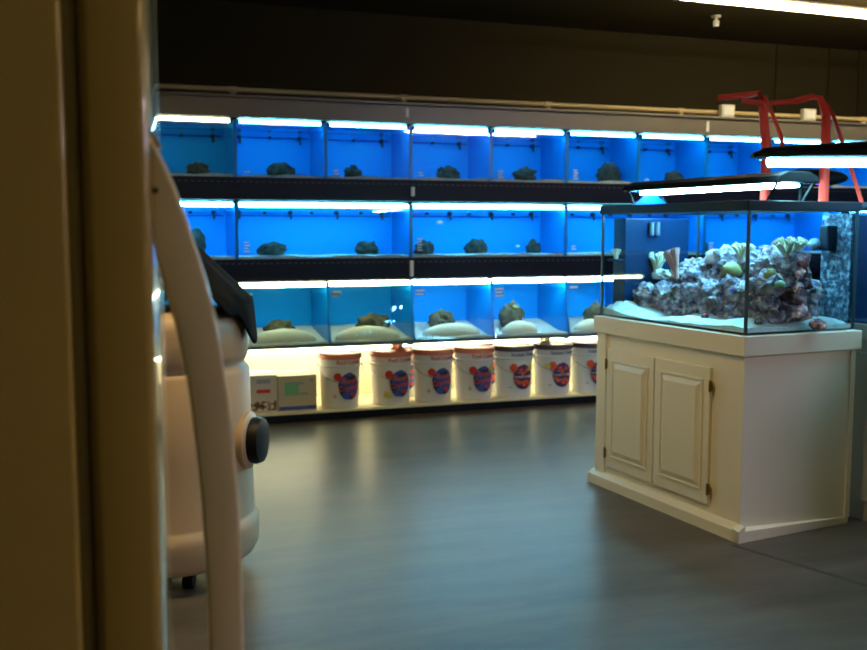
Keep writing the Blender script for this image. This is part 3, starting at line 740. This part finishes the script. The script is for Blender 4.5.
# overflow box at the far end
obj('overflow_box', B(0.075, 0.50, 1.03, 1.138, 0.02, 0.53, bev=0.004), 'navy', tk)
bm = bmesh.new()
for y in (0, 1): lathe(bm, [(0.012, 0.0), (0.014, 0.0), (0.014, 0.07), (0.012, 0.07)], 14, 0.235 + y * 0.04, 1.015)
obj('intake_tube', bm, 'pump_grey', tk, smooth=True, loc=(0, 0, 0.44))
obj('crusted_panel', B(0.635, 0.65, 0.02, 0.20, 0.02, 0.545, bev=0.002), 'crust', tk)
pm = obj('pump', B(0.57, 0.634, 0.10, 0.155, 0.37, 0.49, bev=0.01), 'rim', tk)
bm = bmesh.new(); bmesh.ops.create_uvsphere(bm, u_segments=18, v_segments=10, radius=0.03); bmesh.ops.translate(bm, verts=bm.verts[:], vec=(0.56, 0.17, 0.40))
obj('pump_nozzle', bm, 'pump_grey', pm, smooth=True)
fs_ = obj('coral_shelf', B(0.03, 0.07, 1.03, 1.13, 0.30, 0.312, bev=0.002), 'navy', tk)

# live rock ------------------------------------------------------------
def Lp(px, wd):
    k = (px - 433.5) / 987.0
    k = k * 1.004
    return (1.386 + 0.9120 * wd - k * (4.365 + 0.4101 * wd)) / (0.4101 + 0.9120 * k)
prof = [(636, .12), (650, .22), (665, .24), (680, .27), (695, .29), (710, .31), (725, .32), (740, .32), (755, .35), (768, .37), (780, .36), (792, .33), (803, .22)]
cnt = 0
for px, hh in prof:
    for wd in (0.20, 0.34, 0.47):
        l = Lp(px, wd)
        if l > 1.0 or l < 0.06: continue
        z = sandz(wd, l) - 0.012; k = 0; top = (hh - 0.075) * (1.0 if wd > 0.3 else 0.58)
        while z < top + 0.02:
            cnt += 1
            r = 0.058 + 0.02 * random.random()
            rz = r * (0.75 + 0.3 * random.random())
            bm = rockbm(r, r * 0.95, rz, cnt * 1.7, 3, 0.55, 2.0, -0.7)
            o = obj('live_rock', bm, 'liverock' if cnt % 3 else 'liverock_b', None, smooth=70,
                    loc=TK(l + random.uniform(-.018, .018), wd + random.uniform(-.02, .02), Z0 + z), rotz=random.uniform(0, 6))
            tag(o, '%s live rock %s %s of the reef pile' % ('mottled grey' if cnt % 3 else 'brownish purple',
                ['at the base', 'halfway up', 'near the top'][min(2, int(3 * z / (top + .02)))],
                'in the left mound' if px < 690 else ('in the middle' if px < 762 else 'in the right mound')), 'rock', 'live rocks piled in the display tank')
            z += rz * 1.15
# low stones and rubble in front
for (px, wd, r, m, lab) in ((731, .10, .020, 'liverock_b', 'small brown pebble on the sand near the front glass, left of the seam'),
        (705, .09, .020, 'coral_red', 'small red stone on the sand at the front of the display tank'),
        (760, .12, .030, 'liverock_b', 'brownish stone on the sand just right of the glass seam'),
        (818, .38, .040, 'liverock', 'grey stone leaning at the right foot of the reef pile')):
    l = Lp(px, wd)
    tag(obj('pebble', rockbm(r, r, r * .8, px, 2, .3), m, None, smooth=True, loc=TK(l, wd, Z0 + sandz(wd, l) - .004)), lab, 'stone')

def branchy(bm, base, dirn, length, rad, depth, spread, seed):
    rnd = random.Random(seed)
    def go(p, d, ln, r, k):
        q = p + d * ln; tube(bm, [p, p + d * ln * 0.5 + Vector((rnd.uniform(-1, 1), rnd.uniform(-1, 1), 0)) * ln * 0.06, q], [r, r * 0.85, r * 0.6], 6)
        if k == 0: return
        for _ in range(3):
            dd = (d + Vector((rnd.uniform(-1, 1), rnd.uniform(-1, 1), rnd.uniform(-.3, .8))) * spread).normalized()
            go(q, dd, ln * 0.78, r * 0.68, k - 1)
    go(Vector(base), Vector(dirn).normalized(), length, rad, depth)
CS = 1.5
def coral(name, bm, m, px, wd, z, lab, smooth=True):
    if 'branch' in name or 'fan' in name: bmesh.ops.scale(bm, verts=bm.verts[:], vec=(CS, CS, CS))
    return tag(obj(name, bm, m, None, smooth=60, loc=TK(Lp(px, wd), wd, Z0 + z), rotz=TROT), lab, 'coral')
bm = bmesh.new()
for k in range(16):
    a = 2 * PI * k / 16; rr = 0.5 + 0.25 * (k % 2)
    branchy(bm, (0, 0, 0), (math.cos(a) * rr, math.sin(a) * rr, 0.8), 0.034, 0.008, 2, 0.45, k)
coral('branching_coral', bm, 'coral_cream', 788, 0.34, 0.325, 'large cream branching coral crowning the right of the reef pile')
bm = bmesh.new()
for k in range(9):
    a = 2 * PI * k / 9; branchy(bm, (0, 0, 0), (math.cos(a) * .6, math.sin(a) * .6, 1), 0.030, 0.011, 2, 0.5, 30 + k)
coral('branching_coral', bm, 'coral_cream', 656, 0.28, 0.25, 'pale yellow branching coral at the left of the reef pile')
bm = bmesh.new()
for k in range(9):
    a = -0.5 + 1.0 * k / 8; branchy(bm, (0, 0, 0), (0.1 * math.sin(k * 3), a * 0.7 + 0.35, 1), 0.045, 0.008, 2, 0.22, 60 + k)
coral('fan_coral', bm, 'coral_pink', 676, 0.26, 0.215, 'pink feathery fan coral beside the pale yellow coral')
coral('round_coral', rockbm(.05, .05, .05, 3, 3, .15, 3), 'coral_rose', 713, 0.32, 0.295, 'round pink coral head on top of the reef pile')
coral('round_coral', rockbm(.048, .048, .042, 5, 3, .2, 3), 'coral_yellow', 730, 0.24, 0.245, 'olive yellow coral lump next to the round pink coral')
coral('round_coral', rockbm(.03, .03, .03, 8, 3, .2, 3), 'coral_yellow', 769, 0.20, 0.245, 'small olive coral lump right of the glass seam')
coral('round_coral', rockbm(.025, .025, .022, 9, 2, .2, 3), 'coral_green', 779, 0.17, 0.21, 'small green coral on the face of the right rock pile')
coral('round_coral', rockbm(.022, .022, .02, 11, 2, .2, 3), 'coral_red', 641, 0.24, 0.165, 'small dark red coral at the left edge of the reef pile')
bm = bmesh.new()
for k in range(8):
    a = 2 * PI * k / 8; branchy(bm, (0, 0, 0), (math.cos(a) * .5, math.sin(a) * .5, 1), 0.028, 0.010, 2, 0.5, 90 + k)
coral('branching_coral', bm, 'coral_cream', 741, 0.32, 0.31, 'cream branching coral right behind the glass seam')
coral('soft_coral', rockbm(.05, .05, .035, 14, 3, .35, 3), 'coral_pale', 660, 0.26, 0.205, 'pale lumpy coral under the pale yellow coral')
bm = bmesh.new()
for k in range(8):
    a = 2 * PI * k / 8; branchy(bm, (0, 0, 0), (math.cos(a) * .35, math.sin(a) * .35, 1), 0.024, 0.010, 2, 0.4, 120 + k)
tag(obj('branching_coral', bm, 'coral_cream', None, smooth=60, loc=TK(1.075, 0.05, Z0 + 0.312), rotz=TROT), 'cream coral on the little shelf at the far left corner', 'coral')
fish('fish', 'fish_blue', 'bright blue fish in front of the reef pile', TK(Lp(731, 0.12), 0.12, Z0 + 0.19), 0.016, TROT + 1.2)

# ------------------------------------------------------------------ light hood over the display tank
hd = thing('light_hood', 'slim black light hood on legs over the display tank', 'aquarium light', TK(0.055, 0.33, ZT), TROT)
bm = bmesh.new(); prism(bm, [(-0.13, 0.0), (0.13, 0.0), (0.11, 0.028), (0.06, 0.048), (-0.06, 0.048), (-0.11, 0.028)], 'y', -0.01, 1.20, bev=0.004)
obj('housing', bm, 'housing', hd, loc=(0, 0, 0.088))
obj('reflector', B(-0.11, 0.11, 0.03, 1.16, 0.083, 0.0875), 'reflector', hd)
for x in (-0.03, 0.03):
    bm = bmesh.new(); rod(bm, (x, 0.03, 0.074), (x, 1.15, 0.074), 0.0075); obj('tube', bm, 'e_tank', hd)
for y0, s_ in ((0.0, 1), (1.165, -1)):
    for x in (-0.115, 0.10):
        bm = bmesh.new(); prism(bm, [(y0, 0.09), (y0 + s_ * 0.07, 0.0), (y0 + s_ * 0.082, 0.0), (y0 + s_ * 0.014, 0.09)], 'x', x, x + 0.008)
        obj('leg', bm, 'housing', hd)
bm = bmesh.new(); prism(bm, [(-0.14, 0.0), (0.14, 0.0), (0.02, 0.07), (-0.02, 0.07)], 'y', 1.095, 1.101)
o = obj('end_plate', bm, 'leg_acrylic', hd); o['label'] = 'blue triangular end plate'
obj('end_crossbar', B(-0.32, 0.32, 1.09, 1.106, 0.0, 0.006), 'housing', hd)
obj('end_crossbar', B(-0.32, 0.32, 0.075, 0.095, 0.0, 0.006), 'housing', hd)

# long hanging hood at the right -----------------------------------------
h2 = thing('hanging_light_hood', 'bright black light hood hanging at the right edge above the tanks', 'aquarium light', (1.435, 4.50, 1.715), 0.0)
bm = bmesh.new()
prof2 = [(0.0, 0.020, 0.03), (0.06, 0.045, 0.07), (0.18, 0.055, 0.12), (0.55, 0.075, 0.13), (1.35, 0.085, 0.13), (1.42, 0.06, 0.10)]
prev = None
for x, hz, hw in prof2:
    rg = [bm.verts.new((x, y * hw, z * hz + 0.012)) for y, z in ((-1, 0), (-0.92, 0.45), (-0.5, 0.9), (0, 1), (0.5, 0.9), (0.92, 0.45), (1, 0))]
    if prev:
        for a in range(7): bm.faces.new((prev[a], rg[a], rg[(a + 1) % 7], prev[(a + 1) % 7]))
    else: bm.faces.new(rg[::-1])
    prev = rg
bm.faces.new(prev); bmesh.ops.recalc_face_normals(bm, faces=bm.faces[:])
obj('housing', bm, 'housing', h2, smooth=30)
obj('reflector', B(0.05, 1.36, -0.09, 0.09, 0.006, 0.0115), 'reflector', h2)
for y, x0, x1 in ((-0.075, 0.045, 0.62), (-0.075, 0.65, 1.35), (0.0, 0.08, 1.35), (0.075, 0.10, 1.35)):
    bm = bmesh.new(); rod(bm, (x0, y, -0.010), (x1, y, -0.010), 0.016); obj('tube', bm, 'e_hang', h2)

# red brackets -----------------------------------------------------------
def flatbar(bm, pts, hw, th):
    """strip following pts (x,y,z) with half width hw and thickness th"""
    tube(bm, pts, [hw * (0.6 + 0.4 * (i > 0)) for i in range(len(pts))], 8)
def red_bracket(label, foot, post_r, arch, arm, strand):
    t = thing('red_bracket', label, 'bracket', foot, 0, 'red arched brackets behind the tank')
    f = Vector(foot)
    bm = bmesh.new(); tube(bm, [(0, 0, 0), (0.0, 0, (arch[0] - f).z * 0.6), arch[0] - f], [post_r, post_r, post_r * 0.9], 10); obj('post', bm, 'red', t, smooth=True)
    bm = bmesh.new(); tube(bm, [p - f for p in arch], [post_r * 0.9] + [0.016] * (len(arch) - 1), 10); obj('arch', bm, 'red', t, smooth=True)
    bm = bmesh.new(); tube(bm, [p - f for p in strand], 0.010, 8); obj('strand', bm, 'red', t, smooth=True)
    if arm: 
        bm = bmesh.new(); tube(bm, [p - f for p in arm], 0.014, 8); obj('arm', bm, 'red', t, smooth=True)
def P(px, py, Y):
    k = (py - 325) / 987.0; c, s_ = math.cos(0.0955), math.sin(0.0955)
    d = Vector(((px - 433.5) / 987.0, c - k * s_, -s_ - k * c))
    return Vector((0, 0, 1.4)) + d * (Y / d.y)
F1 = TK(0.62, 0.658, ZT); F2 = TK(0.22, 0.658, ZT)
y1_, y2_ = F1.y, F2.y
red_bracket('thick red post and arch behind the tank, left of two', F1, 0.026,
    [P(763, 110, y1_), P(760, 93, y1_), P(748, 95, y1_ + .1), P(718, 98, y1_ + .15)],
    [P(742, 101, y1_), P(766, 104, y1_), P(796, 101, y1_), P(815, 97, y1_)],
    [P(765, 97, y1_ - .02), P(774, 118, y1_ - .3), P(781, 136, 4.62), P(783, 150, 4.55)])
red_bracket('thick red post and arch behind the tank, right of two', F2, 0.024,
    [P(826, 116, y2_), P(820, 98, y2_), P(812, 97, y2_ + .05), P(796, 101, y2_ + .1)], None,
    [P(822, 100, y2_), P(833, 115, y2_ + .05), P(845, 150, y2_ + .08), P(862, 203, TK(-0.0, 0.75).y + 0.12)])

# clip-on LED lamp behind ---------------------------------------------------
cl = thing('clip_lamp', 'black clip on lamp with a violet light at the tank rim', 'aquarium light', TK(0.36, 0.65, ZT), 0)
bm = bmesh.new(); bmesh.ops.create_uvsphere(bm, u_segments=24, v_segments=10, radius=1)
for v in bm.verts: v.co = Vector((v.co.x * 0.19 + 0.045, v.co.y * 0.06, v.co.z * 0.045 + 0.128))
obj('lamp_head', bm, 'housing', cl, smooth=True)
bm = bmesh.new(); rod(bm, (0, 0, 0.0), (0, 0, 0.11), 0.010); obj('arm', bm, 'housing', cl)
obj('led', B(0.055, 0.115, -0.04, -0.02, 0.094, 0.102), 'violet_led', cl)

# ------------------------------------------------------------------ second stand and tank at the right edge
gs = thing('aquarium_stand', 'dark grey cabinet stand at the right edge behind the ivory one', 'cabinet', TK(-0.95, 0.76, 0), TROT)
obj('body', B(0, 0.6, 0, 1.15, 0.0, 0.90, bev=0.003), 'grey_stand', gs)
obj('top_band', B(-0.015, 0.615, -0.015, 1.165, 0.88, 0.955, bev=0.004), 'grey_stand', gs)
obj('door', B(-0.018, 0, 0.62, 1.08, 0.1, 0.82, bev=0.004), 'grey_stand', gs)
obj('door', B(-0.018, 0, 0.10, 0.60, 0.1, 0.82, bev=0.004), 'grey_stand', gs)
g2 = thing('dark_aquarium', 'dim dark blue tank on the grey cabinet at the right edge', 'aquarium', TK(-0.95, 0.76, 0.955), TROT)
for nme, a in (('front_glass', (0, .008, 0, 1.15, .01, .55)), ('rear_glass', (.592, .6, 0, 1.15, .01, .55)), ('side_glass', (.008, .592, 0, .008, .01, .55)), ('side_glass', (.008, .592, 1.142, 1.15, .01, .55))):
    obj(nme, B(*a), 'glass', g2)
obj('back_panel', B(0.58, .59, .01, 1.14, .01, .54), 'navy', g2)
obj('side_panel', B(0.012, .58, 1.125, 1.14, .01, .52), 'navy', g2)
obj('floor_glass', B(0, .6, 0, 1.15, 0, .01), 'navy', g2)
obj('corner_seam', B(-0.001, .025, 1.125, 1.151, .01, .56), 'rim', g2)
bm = bmesh.new()
for a in ((0, .6, 0, .02, .54, .58), (0, .6, 1.13, 1.15, .54, .58), (0, .02, .02, 1.13, .54, .58), (.58, .6, .02, 1.13, .54, .58)): box(bm, *a)
obj('top_rim', bm, 'rim', g2)

# ------------------------------------------------------------------ refrigerator in the left foreground
FR = math.atan2(0.97, -0.246)                   # direction of the door face
fg_loc = Vector((-0.3125, 1.10, 0))
# local frame: x = outward normal of the door face, y = along the face going away
FROT = math.atan2(0.246, 0.97)
fr = thing('refrigerator', 'white refrigerator with a long bowed handle in the left foreground', 'refrigerator', fg_loc, FROT)
bm = bmesh.new(); box(bm, -0.072, 0, 0, 0.66, 0.10, 1.80)
bmesh.ops.bevel(bm, geom=bm.edges[:], offset=0.012, segments=4, affect='EDGES', profile=0.5)
dr = obj('door', bm, 'fridge', fr, smooth=40)
obj('door_gasket', B(-0.088, -0.070, 0.012, 0.648, 0.11, 1.79, bev=0.003), 'gasket', dr)
bm = bmesh.new(); box(bm, -0.70, -0.088, 0.0, 0.66, 0.03, 1.80)
bmesh.ops.bevel(bm, geom=bm.edges[:], offset=0.006, segments=3, affect='EDGES', profile=0.5)
obj('cabinet', bm, 'fridge', fr, smooth=40)
obj('toe_grille', B(-0.66, -0.06, 0.03, 0.63, 0.0, 0.10), 'gasket', fr)
def u_of(px):
    k = (px - 433.5) / 987.0
    return (1.134 * k + 0.321) / (0.97 - 0.246 * k)
def z_of(y): return 1.4 + 1.14 * math.tan(math.atan((325 - y) / 987.0) - 0.0955)
outer = [(133, 151), (137, 155), (150, 161), (170, 171), (190, 179), (220, 189), (250, 198), (280, 207), (310, 213.5), (350, 220), (400, 227), (450, 231), (500, 234), (560, 236), (620, 236.5), (650, 236.5)]
inner = [(133, 149), (237, 150), (258, 157), (280, 163), (320, 173), (360, 181), (400, 187), (450, 192), (500, 196), (560, 199), (620, 200.5), (650, 200.5)]
zm = z_of(680)
po = [(u_of(x), z_of(y)) for y, x in outer]; pi_ = [(max(u_of(x), 0.0) if k > 1 else 0.0, z_of(y)) for k, (y, x) in enumerate(inner)]
po = po + [(u, 2 * zm - z) for u, z in po[::-1]]; pi_ = pi_ + [(u, 2 * zm - z) for u, z in pi_[::-1]]
bm = bmesh.new(); ring = [(max(u, 0.0), z) for u, z in po] + pi_[::-1]
A = [bm.verts.new((u, 0.020, z)) for u, z in ring]; Bv = [bm.verts.new((u, 0.047, z)) for u, z in ring]
n = len(ring); no = len(po); ni = len(pi_)
for i in range(n): bm.faces.new((A[i], A[(i + 1) % n], Bv[(i + 1) % n], Bv[i]))
# caps as quad strips between outer and inner, matched by arc position
def cap(vs, flip):
    import bisect
    O = vs[:no]; I = vs[no:][::-1]; i = j = 0
    while i < no - 1 or j < ni - 1:
        if j >= ni - 1 or (i < no - 1 and O[i + 1].co.z >= I[j + 1].co.z):
            f = (O[i], O[i + 1], I[j]); i += 1
        else:
            f = (O[i], I[j + 1], I[j]); j += 1
        bm.faces.new(f[::-1] if flip else f)
cap(A, False); cap(Bv, True)
bmesh.ops.recalc_face_normals(bm, faces=bm.faces[:])
es = [e for e in bm.edges if len(e.link_faces) == 2 and e.calc_face_angle(0) > 1.2]
bmesh.ops.bevel(bm, geom=es, offset=0.005, segments=3, affect='EDGES', profile=0.5)
hn = obj('door_handle', bm, 'fridge_handle', dr, smooth=50)
bm = bmesh.new(); rod(bm, (u_of(158), 0.0185, z_of(191)), (u_of(158), 0.022, z_of(191)), 0.0035)
obj('screw', bm, 'screw', hn)

# ------------------------------------------------------------------ big round plastic vat with the black cloth
VC = Vector((-1.11, 3.99, 0))
vt = thing('plastic_vat', 'large round white plastic vat with a black knob on casters', 'vat', VC, 0)
bm = bmesh.new()
lathe(bm, [(0, 0.07), (0.33, 0.07), (0.362, 0.085), (0.380, 0.12), (0.383, 0.20), (0.380, 0.228), (0.368, 0.240), (0.364, 0.255), (0.360, 0.50), (0.354, 0.835),
           (0.346, 0.848), (0.334, 0.862), (0.334, 0.876), (0.346, 0.892), (0.350, 0.905), (0.347, 1.02), (0.338, 1.052), (0.318, 1.072), (0.28, 1.082), (0, 1.09)], 72)
obj('body', bm, 'vat', vt, smooth=45)
for a in (0.6, 2.2, 3.75, 5.3):
    bm = bmesh.new(); cx, cy = 0.27 * math.cos(a), 0.27 * math.sin(a)
    rod(bm, (cx - 0.02, cy, 0.032), (cx + 0.02, cy, 0.032), 0.032, 18); rod(bm, (cx, cy, 0.04), (cx, cy, 0.075), 0.016)
    obj('caster', bm, 'black_rubber', vt)
ka = math.radians(-8)
bm = bmesh.new(); lathe(bm, [(0, 0), (0.075, 0), (0.092, 0.008), (0.096, 0.03), (0.088, 0.052), (0.06, 0.060), (0, 0.062)], 32)
for v in bm.verts: v.co = Vector((v.co.z, v.co.x, v.co.y))
kb = obj('knob', bm, 'black_rubber', vt, smooth=45, loc=(0.372 * math.cos(ka), 0.372 * math.sin(ka), 0.555), rotz=ka)
bm = bmesh.new(); lathe(bm, [(0, -0.03), (0.11, -0.03), (0.115, 0.0), (0.10, 0.010), (0, 0.010)], 32)
for v in bm.verts: v.co = Vector((v.co.z, v.co.x, v.co.y))
obj('knob_collar', bm, 'vat', vt, smooth=45, loc=(0.372 * math.cos(ka), 0.372 * math.sin(ka), 0.555), rotz=ka)

bm = bmesh.new(); NA, NR = 96, 26; g_ = {}
def ext(a):
    e = 0.40 + 0.05 * math.sin(3 * a + 1) + 0.03 * math.sin(7 * a)
    e += 0.13 * math.exp(-((math.atan2(math.sin(a + 0.12), math.cos(a + 0.12))) / 0.24) ** 2)
    e += 0.04 * math.exp(-((math.atan2(math.sin(a + 0.55), math.cos(a + 0.55))) / 0.12) ** 2)
    e -= 0.10 * math.exp(-((math.atan2(math.sin(a + 1.2), math.cos(a + 1.2))) / 0.50) ** 2)
    e -= 0.10 * math.exp(-((math.atan2(math.sin(a + 1.9), math.cos(a + 1.9))) / 0.6) ** 2)
    return e
def cloth(a, t):
    s = ext(a) * t; rim = 0.352
    fold = 0.022 * noise.noise(Vector((math.cos(a) * 3, math.sin(a) * 3, t * 2))) + 0.004 * math.sin(9 * a + 2 * t) * t
    if s < rim:
        r = s; z = 1.100 + 0.33 * max(0, 1 - s / 0.385) ** 0.95 + fold
    else:
        e = s - rim; r = rim + 0.012 + 0.10 * e + max(0, fold) * 0.6; z = 1.100 + 0.33 * max(0, 1 - rim / 0.385) - e * 0.95
    z = max(z, 1.100) if s < rim - 0.01 else z
    return Vector((r * math.cos(a) + (0.06 if s < rim else 0.0) * (1 - s / rim), r * math.sin(a), z))
c0 = bm.verts.new(cloth(0, 0))
for i in range(NA):
    for j in range(1, NR + 1): g_[i, j] = bm.verts.new(cloth(2 * PI * i / NA, j / NR))
for i in range(NA):
    k = (i + 1) % NA; bm.faces.new((c0, g_[i, 1], g_[k, 1]))
    for j in range(1, NR): bm.faces.new((g_[i, j], g_[i, j + 1], g_[k, j + 1], g_[k, j]))
bmesh.ops.recalc_face_normals(bm, faces=bm.faces[:])
co = obj('black_cloth', bm, 'black_cloth', None, smooth=True, loc=VC)
md = co.modifiers.new('thick', 'SOLIDIFY'); md.thickness = 0.006; md.offset = 1
tag(co, 'crumpled black cloth draped over the top of the white vat', 'cloth')
